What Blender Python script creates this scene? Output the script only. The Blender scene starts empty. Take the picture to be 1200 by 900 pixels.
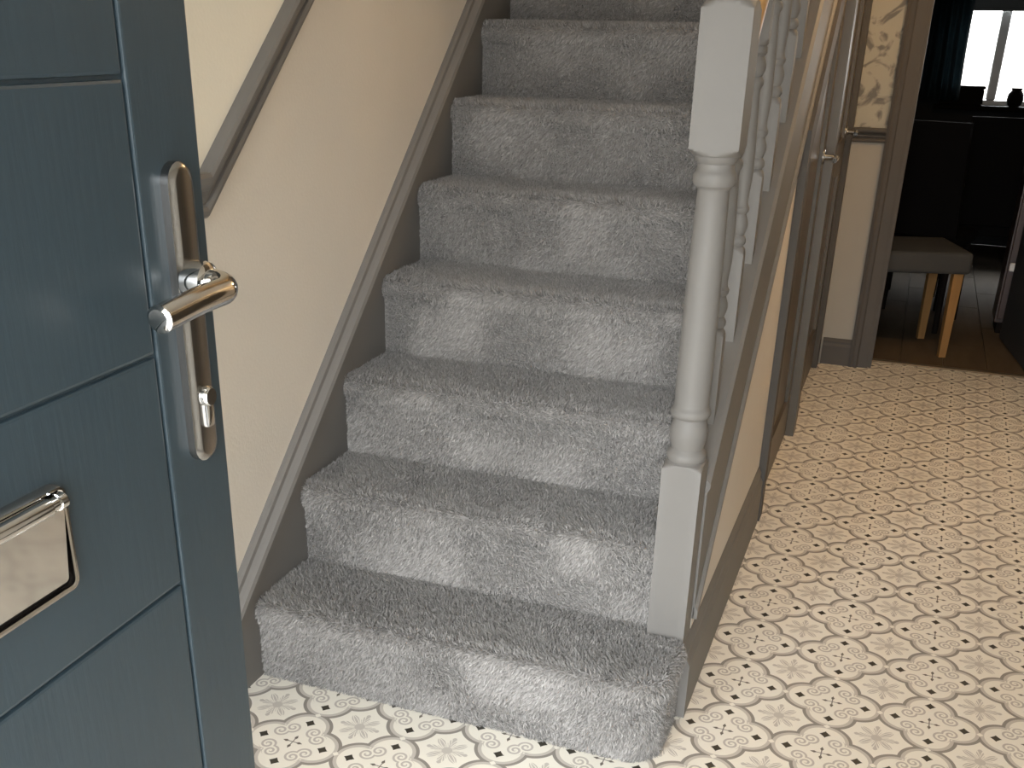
import bpy, bmesh, math, random
import numpy as np
from mathutils import Vector, Matrix

random.seed(7)
rng = np.random.default_rng(7)
C = bpy.context.scene.collection
scene = bpy.context.scene
PI = math.pi

# ------------------------------------------------------------------ camera
cam_data = bpy.data.cameras.new('camera')
cam = bpy.data.objects.new('camera', cam_data)
C.objects.link(cam)
cam.location = (1.2305, -1.7929, 1.3773)
cam.rotation_euler = (math.radians(65.0331), math.radians(-1.0004), math.radians(21.0033))
cam_data.sensor_fit = 'HORIZONTAL'
cam_data.sensor_width = 36.0
cam_data.lens = 1249.565 * 36.0 / 1200.0
cam_data.shift_x = 26.56 / 1200.0
cam_data.shift_y = 166.4 / 1200.0
cam_data.clip_start = 0.01
scene.camera = cam

# ------------------------------------------------------------------ world: plain overcast sky over pale ground
world = bpy.data.worlds.new('overcast')
scene.world = world
world.use_nodes = True
wn, wl = world.node_tree.nodes, world.node_tree.links
wn.clear()
w_out = wn.new('ShaderNodeOutputWorld')
w_bg = wn.new('ShaderNodeBackground')
w_tc = wn.new('ShaderNodeTexCoord')
w_sep = wn.new('ShaderNodeSeparateXYZ')
w_ramp = wn.new('ShaderNodeValToRGB')
w_map = wn.new('ShaderNodeMapRange')
w_map.inputs['From Min'].default_value = -1.0
w_map.inputs['From Max'].default_value = 1.0
wl.new(w_tc.outputs['Generated'], w_sep.inputs[0])
wl.new(w_sep.outputs['Z'], w_map.inputs['Value'])
wl.new(w_map.outputs['Result'], w_ramp.inputs[0])
w_ramp.color_ramp.elements[0].position = 0.49
w_ramp.color_ramp.elements[0].color = (0.27, 0.265, 0.25, 1)
w_ramp.color_ramp.elements[1].position = 0.62
w_ramp.color_ramp.elements[1].color = (0.92, 0.97, 1.0, 1)
wl.new(w_ramp.outputs[0], w_bg.inputs['Color'])
w_bg.inputs['Strength'].default_value = 6.0
wl.new(w_bg.outputs[0], w_out.inputs['Surface'])

# portals only steer sampling of the sky towards the real openings
def portal(name, loc, rot, sx, sy):
    d = bpy.data.lights.new(name, 'AREA')
    d.shape = 'RECTANGLE'
    d.size, d.size_y = sx, sy
    d.cycles.is_portal = True
    o = bpy.data.objects.new(name, d)
    C.objects.link(o)
    o.location, o.rotation_euler = loc, rot
portal('sky_portal_door', (1.16, -2.09, 1.04), (PI / 2, 0, 0), 0.90, 2.06)
portal('sky_portal_sidelight', (0.32, -2.09, 1.1), (PI / 2, 0, 0), 0.62, 1.94)
portal('sky_portal_window', (2.0, 7.06, 1.5), (-PI / 2, 0, 0), 1.4, 1.1)

# ------------------------------------------------------------------ exposure
vs = scene.view_settings
vs.view_transform = 'Standard'
vs.look = 'None'
vs.gamma = 1.0
vs.use_curve_mapping = False
vs.exposure = 1.9

# ------------------------------------------------------------------ node expression helper
class EX:
    def __init__(s, nt, v): s.nt, s.v = nt, v
    def _op(s, op, *a):
        n = s.nt.nodes.new('ShaderNodeMath'); n.operation = op
        for i, x in enumerate((s,) + a):
            x = x.v if isinstance(x, EX) else x
            if isinstance(x, (int, float)): n.inputs[i].default_value = x
            else: s.nt.links.new(x, n.inputs[i])
        return EX(s.nt, n.outputs[0])
    def __add__(s, o): return s._op('ADD', o)
    __radd__ = __add__
    def __sub__(s, o): return s._op('SUBTRACT', o)
    def __rsub__(s, o): return EX(s.nt, float(o))._op('SUBTRACT', s)
    def __mul__(s, o): return s._op('MULTIPLY', o)
    __rmul__ = __mul__
    def __truediv__(s, o): return s._op('DIVIDE', o)
    def lt(s, o): return s._op('LESS_THAN', o)
    def gt(s, o): return s._op('GREATER_THAN', o)
    def abs(s): return s._op('ABSOLUTE')
    def mn(s, o): return s._op('MINIMUM', o)
    def mx(s, o): return s._op('MAXIMUM', o)
    def frac(s): return s._op('FRACT')
    def pw(s, o): return s._op('POWER', o)
    def sqrt(s): return s._op('SQRT')
    def cos(s): return s._op('COSINE')
    def atan2(s, o): return s._op('ARCTAN2', o)

def mixc(nt, fac, a, b):
    n = nt.nodes.new('ShaderNodeMix'); n.data_type = 'RGBA'
    for sock, v in ((n.inputs[0], fac), (n.inputs[6], a), (n.inputs[7], b)):
        v = v.v if isinstance(v, EX) else v
        if isinstance(v, (int, float)): sock.default_value = v
        elif isinstance(v, (tuple, list)): sock.default_value = (*v[:3], 1)
        else: nt.links.new(v, sock)
    return n.outputs[2]

def srgb(r, g, b):
    f = lambda c: (c / 255 / 12.92) if c / 255 <= 0.04045 else ((c / 255 + 0.055) / 1.055) ** 2.4
    return (f(r), f(g), f(b))

def material(name, color, rough=0.5, metal=0.0, var=0.06, vscale=6.0, bump=0.0, bscale=80.0, stretch=(1, 1, 1), spec=0.5):
    m = bpy.data.materials.new(name); m.use_nodes = True
    nt = m.node_tree; b = nt.nodes['Principled BSDF']
    tc = nt.nodes.new('ShaderNodeTexCoord'); mp = nt.nodes.new('ShaderNodeMapping')
    nt.links.new(tc.outputs['Object'], mp.inputs[0]); mp.inputs['Scale'].default_value = stretch
    nz = nt.nodes.new('ShaderNodeTexNoise'); nz.inputs['Scale'].default_value = vscale; nz.inputs['Detail'].default_value = 4
    nt.links.new(mp.outputs[0], nz.inputs['Vector'])
    lo = tuple(c * (1 - var) for c in color); hi = tuple(min(1, c * (1 + var)) for c in color)
    nt.links.new(mixc(nt, nz.outputs[0], lo, hi), b.inputs['Base Color'])
    b.inputs['Roughness'].default_value = rough; b.inputs['Metallic'].default_value = metal
    b.inputs['Specular IOR Level'].default_value = spec
    if bump:
        n2 = nt.nodes.new('ShaderNodeTexNoise'); n2.inputs['Scale'].default_value = bscale; n2.inputs['Detail'].default_value = 3
        nt.links.new(mp.outputs[0], n2.inputs['Vector'])
        bp = nt.nodes.new('ShaderNodeBump'); bp.inputs['Strength'].default_value = bump; bp.inputs['Distance'].default_value = 0.002
        nt.links.new(n2.outputs[0], bp.inputs['Height']); nt.links.new(bp.outputs[0], b.inputs['Normal'])
    return m

M = {}
M['grey_paint'] = material('grey_paint', (0.160, 0.151, 0.141), 0.55, bump=0.05, bscale=60, spec=0.35)
M['lower_wall'] = material('lower_wall', (0.655, 0.605, 0.53), 0.75, var=0.05, vscale=3, bump=0.25, bscale=140)
M['upper_wall'] = material('upper_wall', (0.84, 0.79, 0.67), 0.75, var=0.04, vscale=3, bump=0.2, bscale=140)
M['pale_wall'] = material('pale_wall', (0.64, 0.60, 0.53), 0.75, var=0.03)
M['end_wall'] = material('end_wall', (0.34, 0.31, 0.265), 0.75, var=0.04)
M['casing_paint'] = material('casing_paint', (0.085, 0.076, 0.068), 0.6, var=0.06, spec=0.25)
M['white_paint'] = material('white_paint', (0.74, 0.72, 0.67), 0.6, var=0.02)
M['cream_wall'] = material('cream_wall', (0.62, 0.57, 0.50), 0.75, var=0.04)
M['door_blue'] = material('door_blue', (0.020, 0.033, 0.042), 0.38, var=0.08, vscale=10, bump=0.16, bscale=26, stretch=(6, 6, 0.7))
M['chrome'] = material('chrome', (0.58, 0.575, 0.565), 0.07, 1.0, var=0.03)
M['dark_chrome'] = material('dark_chrome', (0.30, 0.295, 0.29), 0.2, 1.0, var=0.05)  # mirror chrome plate; reflection of the dark hall is put into its colour
M['oak'] = material('oak', (0.42, 0.24, 0.085), 0.4, var=0.3, vscale=5, stretch=(8, 8, 1))
M['oak_leg'] = material('oak_leg', (0.27, 0.145, 0.05), 0.5, var=0.25, vscale=5, stretch=(8, 8, 1), spec=0.3)
M['brown_door'] = material('brown_door', (0.095, 0.080, 0.062), 0.4, var=0.15, vscale=4, stretch=(6, 6, 1))
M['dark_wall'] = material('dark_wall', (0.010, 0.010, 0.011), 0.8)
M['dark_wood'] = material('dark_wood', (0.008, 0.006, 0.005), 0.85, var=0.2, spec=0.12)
M['red_wood'] = material('red_wood', (0.040, 0.020, 0.015), 0.4, var=0.3, stretch=(5, 5, 1))
M['black_fabric'] = material('black_fabric', (0.003, 0.003, 0.0035), 0.95, spec=0.1)
M['seat_grey'] = material('seat_grey', (0.042, 0.042, 0.041), 0.85, var=0.1, vscale=30, bump=0.3, bscale=400)
M['teal_fabric'] = material('teal_fabric', (0.014, 0.034, 0.042), 0.8, var=0.1)
M['blind_grey'] = material('blind_grey', (0.14, 0.15, 0.15), 0.8)
M['upvc'] = material('upvc', (0.75, 0.75, 0.75), 0.35, var=0.01)
M['slate_door'] = material('slate_door', (0.035, 0.037, 0.040), 0.4)
M['dark_plank'] = material('dark_plank', (0.10, 0.074, 0.048), 0.75, spec=0.15, var=0.35, vscale=3, stretch=(6, 1, 1))
M['strip_brown'] = material('strip_brown', (0.10, 0.075, 0.05), 0.4, var=0.2)

def glass_material():
    m = bpy.data.materials.new('window_glass'); m.use_nodes = True
    nt = m.node_tree; nt.nodes.clear()
    o = nt.nodes.new('ShaderNodeOutputMaterial'); mx = nt.nodes.new('ShaderNodeMixShader')
    t = nt.nodes.new('ShaderNodeBsdfTransparent'); g = nt.nodes.new('ShaderNodeBsdfGlossy'); g.inputs['Roughness'].default_value = 0.03
    fr = nt.nodes.new('ShaderNodeFresnel'); fr.inputs[0].default_value = 1.3
    nt.links.new(fr.outputs[0], mx.inputs[0]); nt.links.new(t.outputs[0], mx.inputs[1]); nt.links.new(g.outputs[0], mx.inputs[2])
    nt.links.new(mx.outputs[0], o.inputs[0])
    return m
M['glass'] = glass_material()

def wallpaper_material():
    m = material('floral_wallpaper', (0.58, 0.53, 0.42), 0.75)
    nt = m.node_tree; b = nt.nodes['Principled BSDF']
    tc = nt.nodes.new('ShaderNodeTexCoord')
    n1 = nt.nodes.new('ShaderNodeTexNoise'); n1.inputs['Scale'].default_value = 9.0; n1.inputs['Detail'].default_value = 5; n1.inputs['Distortion'].default_value = 1.6
    nt.links.new(tc.outputs['Object'], n1.inputs['Vector'])
    r = nt.nodes.new('ShaderNodeValToRGB'); r.color_ramp.elements[0].position = 0.52; r.color_ramp.elements[1].position = 0.62
    nt.links.new(n1.outputs[0], r.inputs[0])
    nt.links.new(mixc(nt, r.outputs[0], (0.40, 0.37, 0.30), (0.16, 0.15, 0.135)), b.inputs['Base Color'])
    return m
M['floral_wallpaper'] = wallpaper_material()

def vinyl_material():
    """printed encaustic-look sheet vinyl: ogee medallions with leaf stars, scrolls, small dark diamonds and crosses"""
    m = bpy.data.materials.new('patterned_vinyl'); m.use_nodes = True
    nt = m.node_tree; b = nt.nodes['Principled BSDF']
    tc = nt.nodes.new('ShaderNodeTexCoord'); sep = nt.nodes.new('ShaderNodeSeparateXYZ')
    nt.links.new(tc.outputs['Object'], sep.inputs[0])
    X, Y = EX(nt, sep.outputs[0]), EX(nt, sep.outputs[1])
    p, th, x0, y0 = 0.2081, -0.026, 1.1468, 0.297
    ct, st = math.cos(th) / p, math.sin(th) / p
    dx, dy = X - x0, Y - y0
    u = dx * ct + dy * st
    v = dy * ct - dx * st
    a0 = (u.frac() - 0.5).abs()          # 0 at the small cross, 0.5 at the medallion line
    b0 = (v.frac() - 0.5).abs()
    a, bb = a0.mx(b0), a0.mn(b0)
    ac = a - 0.25
    d = (ac * ac + bb * bb).sqrt() - 0.25
    d = d * a.gt(0.235) + (a.gt(0.235) * -1.0 + 1.0) * -0.12
    cream = (0.80, 0.755, 0.67)
    # small cloudy wear in the print
    nz = nt.nodes.new('ShaderNodeTexNoise'); nz.inputs['Scale'].default_value = 14; nz.inputs['Detail'].default_value = 3
    nt.links.new(tc.outputs['Object'], nz.inputs['Vector'])
    col = mixc(nt, EX(nt, nz.outputs[0]) * 0.5, cream, (0.74, 0.69, 0.60))
    taupe, dark, ink = (0.43, 0.385, 0.345), (0.215, 0.19, 0.168), (0.045, 0.040, 0.030)
    # scrolls
    sx, sy = a - 0.215, bb - 0.125
    r = (sx * sx + sy * sy).sqrt()
    ang = sy.atan2(sx)
    spiral = (r * 21.0 + ang * (1 / (2 * PI))).frac().lt(0.50) * r.lt(0.092) * r.gt(0.012)
    col = mixc(nt, spiral * 0.85, col, taupe)
    # medallion star, centre at (0.5, 0.5)
    mx_, my_ = 0.5 - a, 0.5 - bb
    mr = (mx_ * mx_ + my_ * my_).sqrt()
    ma = my_.atan2(mx_)
    wave = (ma * 8.0).cos() * 0.5 + 0.5
    fine = (ma * 32.0 + mr * 40.0).cos() * 0.5 + 0.5
    petal = mr.lt(wave * 0.10 + 0.125) * (wave * 0.45 + fine * 0.60 + (mr.lt(0.055)) * 0.9).gt(0.52)
    col = mixc(nt, petal * 0.75, col, taupe)
    # ogee bands
    col = mixc(nt, d.gt(-0.040) * d.lt(0.0) * 0.72, col, taupe)
    col = mixc(nt, d.gt(-0.002) * d.lt(0.034) * 0.92, col, dark)
    # a light touch at the meeting points
    ex = (a - 0.5).abs()
    col = mixc(nt, (ex + bb).lt(0.035), col, cream)
    # dark concave diamonds
    q = (a - 0.345).abs().pw(0.85) + bb.pw(0.85)
    col = mixc(nt, q.lt(0.092), col, ink)
    # little cross
    q2 = (a - 0.072).abs() * 0.8 + bb * 1.7
    col = mixc(nt, q2.lt(0.032), col, (0.13, 0.11, 0.09))
    q3 = a.lt(0.06) * bb.lt(0.006)
    col = mixc(nt, q3, col, dark)
    nt.links.new(col, b.inputs['Base Color'])
    b.inputs['Roughness'].default_value = 0.42
    b.inputs['Specular IOR Level'].default_value = 0.35
    n2 = nt.nodes.new('ShaderNodeTexNoise'); n2.inputs['Scale'].default_value = 220
    nt.links.new(tc.outputs['Object'], n2.inputs['Vector'])
    bp = nt.nodes.new('ShaderNodeBump'); bp.inputs['Strength'].default_value = 0.08; bp.inputs['Distance'].default_value = 0.001
    nt.links.new(n2.outputs[0], bp.inputs['Height']); nt.links.new(bp.outputs[0], b.inputs['Normal'])
    return m
M['vinyl'] = vinyl_material()

def carpet_material():
    m = bpy.data.materials.new('deep_pile_carpet'); m.use_nodes = True
    nt = m.node_tree; b = nt.nodes['Principled BSDF']
    at = nt.nodes.new('ShaderNodeAttribute'); at.attribute_name = 'tint'
    nt.links.new(mixc(nt, at.outputs['Fac'], (0.180, 0.169, 0.160), (0.470, 0.447, 0.427)), b.inputs['Base Color'])
    b.inputs['Roughness'].default_value = 0.9
    b.inputs['Specular IOR Level'].default_value = 0.15
    b.inputs['Sheen Weight'].default_value = 0.15
    return m
M['carpet'] = carpet_material()

def emit_material(name, col, s):
    m = bpy.data.materials.new(name); m.use_nodes = True
    b = m.node_tree.nodes['Principled BSDF']
    b.inputs['Base Color'].default_value = (*col, 1)
    b.inputs['Emission Color'].default_value = (*col, 1); b.inputs['Emission Strength'].default_value = s
    return m

# ------------------------------------------------------------------ object helpers
ROOT = {}
def empty(name, loc, label=None, cat=None, group=None, kind=None):
    o = bpy.data.objects.new(name, None); C.objects.link(o); o.location = loc
    o.empty_display_size = 0.05
    tag(o, label, cat, group, kind)
    return o
def tag(o, label=None, cat=None, group=None, kind=None):
    if label: o['label'] = label
    if cat: o['category'] = cat
    if group: o['group'] = group
    if kind: o['kind'] = kind
    return o
def wloc(o):
    v = Vector((0, 0, 0))
    while o is not None:
        v += o.location; o = o.parent
    return v
def obj(name, bm, mat, parent=None, label=None, smooth=False, origin=None):
    """bm holds world coordinates; the mesh is stored about the parent's place (or about origin)"""
    bmesh.ops.recalc_face_normals(bm, faces=bm.faces)
    base = wloc(parent) if parent else Vector((0, 0, 0))
    org = Vector(origin) if origin else base
    for v in bm.verts: v.co -= org
    me = bpy.data.meshes.new(name); bm.to_mesh(me); bm.free()
    for mt in (mat if isinstance(mat, list) else [mat]): me.materials.append(mt)
    if smooth:
        for p in me.polygons: p.use_smooth = True
        me.set_sharp_from_angle(angle=math.radians(38))
    o = bpy.data.objects.new(name, me); C.objects.link(o)
    o.parent = parent; o.location = org - base
    if label: o['label'] = label
    return o
def struct(name, bm, mat, parent=None, label=None, **k):
    o = obj(name, bm, mat, parent, label, **k)
    if parent is None: o['kind'] = 'structure'
    return o

def NB(): return bmesh.new()
def box(bm, x0, x1, y0, y1, z0, z1, bev=0.0, seg=1):
    vs_ = [bm.verts.new(p) for p in ((x0,y0,z0),(x1,y0,z0),(x1,y1,z0),(x0,y1,z0),(x0,y0,z1),(x1,y0,z1),(x1,y1,z1),(x0,y1,z1))]
    fs = [bm.faces.new([vs_[i] for i in f]) for f in ((0,3,2,1),(4,5,6,7),(0,1,5,4),(1,2,6,5),(2,3,7,6),(3,0,4,7))]
    if bev:
        es = {e for f in fs for e in f.edges}
        bmesh.ops.bevel(bm, geom=list(es), offset=bev, segments=seg, profile=0.6, affect='EDGES')
    return bm
def prism(bm, pts, vec, mi=0):
    """closed polygon pts (3d) pushed along vec"""
    vec = Vector(vec)
    A = [bm.verts.new(p) for p in pts]; B = [bm.verts.new(Vector(p) + vec) for p in pts]
    n = len(pts); fs = [bm.faces.new(A), bm.faces.new(B[::-1])]
    for i in range(n): fs.append(bm.faces.new((A[i], B[i], B[(i+1) % n], A[(i+1) % n])))
    for f in fs: f.material_index = mi
    return bm
def sweep(bm, prof, pts, U, V):
    """profile (u,v) carried along pts with fixed axes: ends and joints stay vertical cuts"""
    U, V = Vector(U), Vector(V)
    rings = [[bm.verts.new(Vector(p) + U*u + V*v) for u, v in prof] for p in pts]
    n = len(prof)
    for a, b in zip(rings, rings[1:]):
        for i in range(n): bm.faces.new((a[i], a[(i+1) % n], b[(i+1) % n], b[i]))
    bm.faces.new(rings[0][::-1]); bm.faces.new(rings[-1])
    return bm
def tube(bm, pts, r, n=12, cap=True):
    pts = [Vector(p) for p in pts]
    rs = r if isinstance(r, (list, tuple)) else [r] * len(pts)
    rings = []; ref = None
    for i, p in enumerate(pts):
        t = ((pts[min(i+1, len(pts)-1)] - pts[max(i-1, 0)])).normalized()
        if ref is None: ref = Vector((0,0,1)) if abs(t.z) < 0.9 else Vector((1,0,0))
        s = t.cross(ref).normalized(); ref = s.cross(t).normalized()
        rings.append([bm.verts.new(p + (s*math.cos(2*PI*k/n) + ref*math.sin(2*PI*k/n)) * rs[i]) for k in range(n)])
    for a, b in zip(rings, rings[1:]):
        for k in range(n): bm.faces.new((a[k], a[(k+1) % n], b[(k+1) % n], b[k]))
    if cap: bm.faces.new(rings[0][::-1]); bm.faces.new(rings[-1])
    return bm
def turned(bm, cx, cy, secs, n=32):
    """secs = (z, half-side or None, radius): a square blank clipped by the lathe radius"""
    rings = []
    for z, h, R in secs:
        ring = []
        for k in range(n):
            t = 2*PI*k/n + PI/4
            r = R if h is None else min(R, h / max(abs(math.cos(t)), abs(math.sin(t))))
            ring.append(bm.verts.new((cx + r*math.cos(t), cy + r*math.sin(t), z)))
        rings.append(ring)
    for a, b in zip(rings, rings[1:]):
        for k in range(n): bm.faces.new((a[k], a[(k+1) % n], b[(k+1) % n], b[k]))
    bm.faces.new(rings[0][::-1]); bm.faces.new(rings[-1])
    return bm

# ------------------------------------------------------------------ key sizes
R_, G = 0.2, 0.2256                       # rise and going
S = R_ / G                                # pitch
XW = -0.03                                # face of the left wall
NSTEP = 13
YE = 3.27                                 # face of the end wall
HC = 2.45                                 # hall ceiling
XR = 2.15

# ------------------------------------------------------------------ setting
struct('floor', box(NB(), -0.2, XR + 0.12, -2.12, 3.40, -0.06, 0.0), M['vinyl'], label='patterned vinyl hall floor of cream medallions and small dark diamonds')
fl = struct('floor', box(NB(), 0.0, 3.4, 3.40, 7.2, -0.06, -0.008), M['strip_brown'], label='dark plank floor of the room beyond the hall')
plank = None
rows = 0
for i in range(12):
    x0 = 0.55 + i * 0.19
    for j in range(5 if i % 2 else 4):
        y0 = 3.405 + j * 0.9 - (0.42 if i % 2 else 0.0)
        y1 = min(y0 + 0.896, 7.0); y0 = max(y0, 3.405)
        bm = box(NB(), x0, x0 + 0.187, y0, y1, -0.010, -0.001)
        obj('plank', bm, M['dark_plank'], fl)

# left wall: pale above the dado, taupe below it
YL0, YL1, ZT = -2.1, 3.4, 4.6
DS = 0.862
dado_mid = lambda y: 1.083 + DS * max(y + 0.025, 0.0)
bm = NB()
yk = [YL0, -0.025, (3.4)]
prism(bm, [(XW, YL0, 0), (XW, YL1, 0), (XW, YL1, dado_mid(YL1)), (XW, -0.025, dado_mid(-0.025)), (XW, YL0, dado_mid(YL0))], (-0.12, 0, 0), 0)
prism(bm, [(XW, YL0, dado_mid(YL0)), (XW, -0.025, dado_mid(-0.025)), (XW, YL1, dado_mid(YL1)), (XW, YL1, ZT), (XW, YL0, ZT)], (-0.12, 0, 0), 1)
struct('wall_left', bm, [M['lower_wall'], M['upper_wall']], label='stair wall, cream above the dado rail and taupe below')

bm = NB()
box(bm, XR, XR + 0.12, -2.1, 3.27, 0, HC)
struct('wall_right', bm, M['pale_wall'], label='cream hall wall facing the stairs')
bm = NB()
box(bm, XW, 0.0, -2.10, -1.92, 0, HC); box(bm, 0.64, 0.70, -2.10, -1.92, 0, HC); box(bm, 0.0, 0.64, -2.10, -1.92, 0, 0.12); box(bm, 0.0, 0.64, -2.10, -1.92, 2.08, HC); box(bm, 1.62, XR, -2.10, -1.92, 0, HC); box(bm, 0.70, 1.62, -2.10, -1.92, 2.08, HC)
struct('wall_front', bm, M['pale_wall'], label='wall around the front doorway')
bm = NB()
box(bm, XW, XR, -2.10, 0.30, HC, HC + 0.1); box(bm, 0.95, XR, 0.30, YE, HC, HC + 0.1)
struct('ceiling', bm, M['white_paint'], label='white hall ceiling')
bm = NB()
box(bm, XW, 0.90, 0.22, 0.30, HC + 0.1, ZT); box(bm, 0.87, 0.95, 0.30, 3.27, HC + 0.1, ZT); box(bm, XW, 0.95, 0.30, 3.27, ZT, ZT + 0.1)
struct('wall_upper', prism(NB(), [(0.895, 1.58, S*1.58 + 0.295), (0.895, 2.505, S*2.505 + 0.295), (0.895, 2.505, HC + 0.1), (0.895, 1.58, HC + 0.1)], (0.03, 0, 0)), M['cream_wall'], label='sloping infill between the stair string and the hall ceiling')
struct('wall_upper', bm, M['cream_wall'], label='walls of the stairwell above the hall ceiling')

struct('sky_blocker', box(NB(), 0.45, 1.80, -2.95, -2.10, 2.16, 2.26), M['white_paint'], label='unseen canopy added outside the front doorway to block high sky light')  # unseen canopy, added to keep high sky light off the bottom step

# end wall with the dining doorway
OX0, OX1, OH = 1.165, 1.92, 2.03
DADO = 1.0
bm = NB()
box(bm, XW, OX0, YE, YE + 0.11, 0, DADO); box(bm, OX1, XR, YE, YE + 0.11, 0, DADO)
for f in bm.faces: f.material_index = 0
n0 = len(bm.faces)
box(bm, XW, OX0, YE, YE + 0.11, DADO, ZT); box(bm, OX1, XR, YE, YE + 0.11, DADO, HC); box(bm, OX0, OX1, YE, YE + 0.11, OH, HC)
bm.faces.ensure_lookup_table()
for f in bm.faces[n0:]: f.material_index = 1
struct('wall_back', bm, [M['end_wall'], M['floral_wallpaper']], label='hall end wall, cream below the dado and floral wallpaper above')

# dado rails
dprof = [(0, -0.042), (0.010, -0.042), (0.016, -0.037), (0.017, -0.028), (0.013, -0.021), (0.007, -0.019), (0.007, -0.015), (0.012, -0.011), (0.013, -0.002), (0.017, 0.008), (0.025, 0.014), (0.030, 0.022), (0.031, 0.034), (0.027, 0.042), (0.018, 0.043), (0, 0.043)]
bm = sweep(NB(), dprof, [(XW, -1.80, 1.083), (XW, -0.025, 1.083), (XW, 3.2, dado_mid(3.2))], (1, 0, 0), (0, 0, 1))
struct('trim_1', bm, M['grey_paint'], label='grey moulded dado rail climbing the stair wall')
dp2 = [(u, v * 0.68) for u, v in dprof]
bm = sweep(NB(), dp2, [(0.955, YE, DADO), (1.088, YE, DADO)], (0, -1, 0), (0, 0, 1))
struct('trim_2', bm, M['casing_paint'], label='short grey dado rail on the end wall beside the dark doorway')

# skirting
ys0_ = -0.185
def skirt(bm, pts, U):
    sweep(bm, [(0, 0), (0.016, 0), (0.016, 0.085), (0.011, 0.097), (0.011, 0.108), (0.005, 0.118), (0, 0.12)], pts, U, (0, 0, 1))
struct('baseboard_left', (lambda b: (skirt(b, [(XW, -1.80, 0), (XW, ys0_ - 0.006, 0)], (1, 0, 0)), b)[1])(NB()), M['grey_paint'], label='grey skirting at the foot of the stair wall')
struct('baseboard_back', (lambda b: (skirt(b, [(0.962, YE, 0), (1.088, YE, 0)], (0, -1, 0)), b)[1])(NB()), M['casing_paint'], label='short grey skirting on the end wall')

# casing of the dark doorway and its lining
def casing(bm, x0, x1, y, z0, z1, d=-1):
    w = x1 - x0
    prof = [(0, 0), (0, -0.022), (0.012*1, -0.026), (0.020, -0.020), (0.034, -0.022), (0.040, -0.014), (w - 0.010, -0.012), (w, -0.010), (w, 0)]
    sweep(bm, prof, [(x0, y, z0), (x0, y, z1)], (1, 0, 0), (0, 1, 0))
bm = NB(); casing(bm, 1.088, 1.172, YE, 0, 2.10)
struct('trim_3', bm, M['casing_paint'], label='grey moulded door casing left of the dark doorway')
bm = NB(); casing(bm, 1.915, 2.0, YE, 0, 2.10); box(bm, 1.172, 1.915, YE - 0.022, YE, 2.02, 2.10)
struct('trim_4', bm, M['casing_paint'], label='grey door casing over and right of the dark doorway')
bm = NB(); box(bm, OX0, OX0 + 0.022, YE, YE + 0.13, 0, OH); box(bm, OX1 - 0.022, OX1, YE, YE + 0.13, 0, OH); box(bm, OX0, OX1, YE, YE + 0.13, OH - 0.022, OH)
struct('trim_5', bm, M['casing_paint'], label='grey lining inside the dark doorway')
bm = sweep(NB(), [(0, 0), (0.004, 0.006), (0.02, 0.009), (0.036, 0.006), (0.04, 0)], [(OX0, 3.385, 0), (OX1, 3.385, 0)], (0, 1, 0), (0, 0, 1))
struct('trim_6', bm, M['strip_brown'], label='brown threshold strip where the patterned floor ends')

# wall under the stairs
XP = 0.933
off = lambda o, y: S * y + o
bm = NB()
prism(bm, [(XP, 0.282, 0), (XP, 1.34, 0), (XP, 1.34, off(-0.036, 1.34)), (XP, 0.282, off(-0.036, 0.282))], (-0.03, 0, 0))
prism(bm, [(XP, 2.24, 0), (XP, 2.40, 0), (XP, 2.40, off(-0.036, 2.40)), (XP, 2.24, off(-0.036, 2.24))], (-0.03, 0, 0))
prism(bm, [(XP, 2.40, 2.0), (XP, 3.27, 2.0), (XP, 3.27, HC + 0.1), (XP, 2.505, HC + 0.1), (XP, 2.505, off(-0.036, 2.505)), (XP, 2.40, off(-0.036, 2.40))], (-0.03, 0, 0))
prism(bm, [(XP, 3.16, 0), (XP, 3.27, 0), (XP, 3.27, 2.0), (XP, 3.16, 2.0)], (-0.03, 0, 0))
struct('wall_stair', bm, M['cream_wall'], label='cream triangular wall panel under the stairs')
bm = sweep(NB(), [(0, 0), (0.020, 0), (0.020, 0.135), (0.012, 0.150), (0.012, 0.166), (0.005, 0.18), (0, 0.185)], [(XP - 0.002, 0.205, 0), (XP - 0.002, 1.335, 0)], (1, 0, 0), (0, 0, 1))
struct('baseboard_stair', bm, M['grey_paint'], label='grey skirting along the cream panel under the stairs')

# cupboard door with a sloping head
def ycasing(bm, y0, y1, z0, z1a, z1b, d=0.022):
    prism(bm, [(XP - 0.03, y0, z0), (XP - 0.03, y1, z0), (XP - 0.03, y1, z1b), (XP - 0.03, y0, z1a)], (0.03 + d, 0, 0))
bm = NB(); ycasing(bm, 1.34, 1.405, 0, off(-0.04, 1.34), off(-0.04, 1.405))
struct('trim_7', bm, M['casing_paint'], label='grey upright casing between the cream panel and the cupboard door')
bm = NB()
prism(bm, [(XP - 0.03, 1.405, off(-0.155, 1.405)), (XP - 0.03, 2.18, off(-0.155, 2.18)), (XP - 0.03, 2.18, off(-0.04, 2.18)), (XP - 0.03, 1.405, off(-0.04, 1.405))], (0.052, 0, 0))
struct('trim_8', bm, M['casing_paint'], label='sloping grey casing under the stair string')
bm = NB(); ycasing(bm, 2.18, 2.26, 0, off(-0.04, 2.18), off(-0.04, 2.26), 0.030)
struct('trim_9', bm, M['brown_door'], label='dark upright casing between the two under-stair doors')
bm = NB(); ycasing(bm, 2.33, 2.40, 0, 2.07, 2.07); ycasing(bm, 3.16, 3.235, 0, 2.07, 2.07); prism(bm, [(XP - 0.03, 2.40, 2.0), (XP - 0.03, 3.16, 2.0), (XP - 0.03, 3.16, 2.07), (XP - 0.03, 2.40, 2.07)], (0.052, 0, 0))
struct('trim_10', bm, M['casing_paint'], label='grey casing around the farther hall door')

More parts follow.
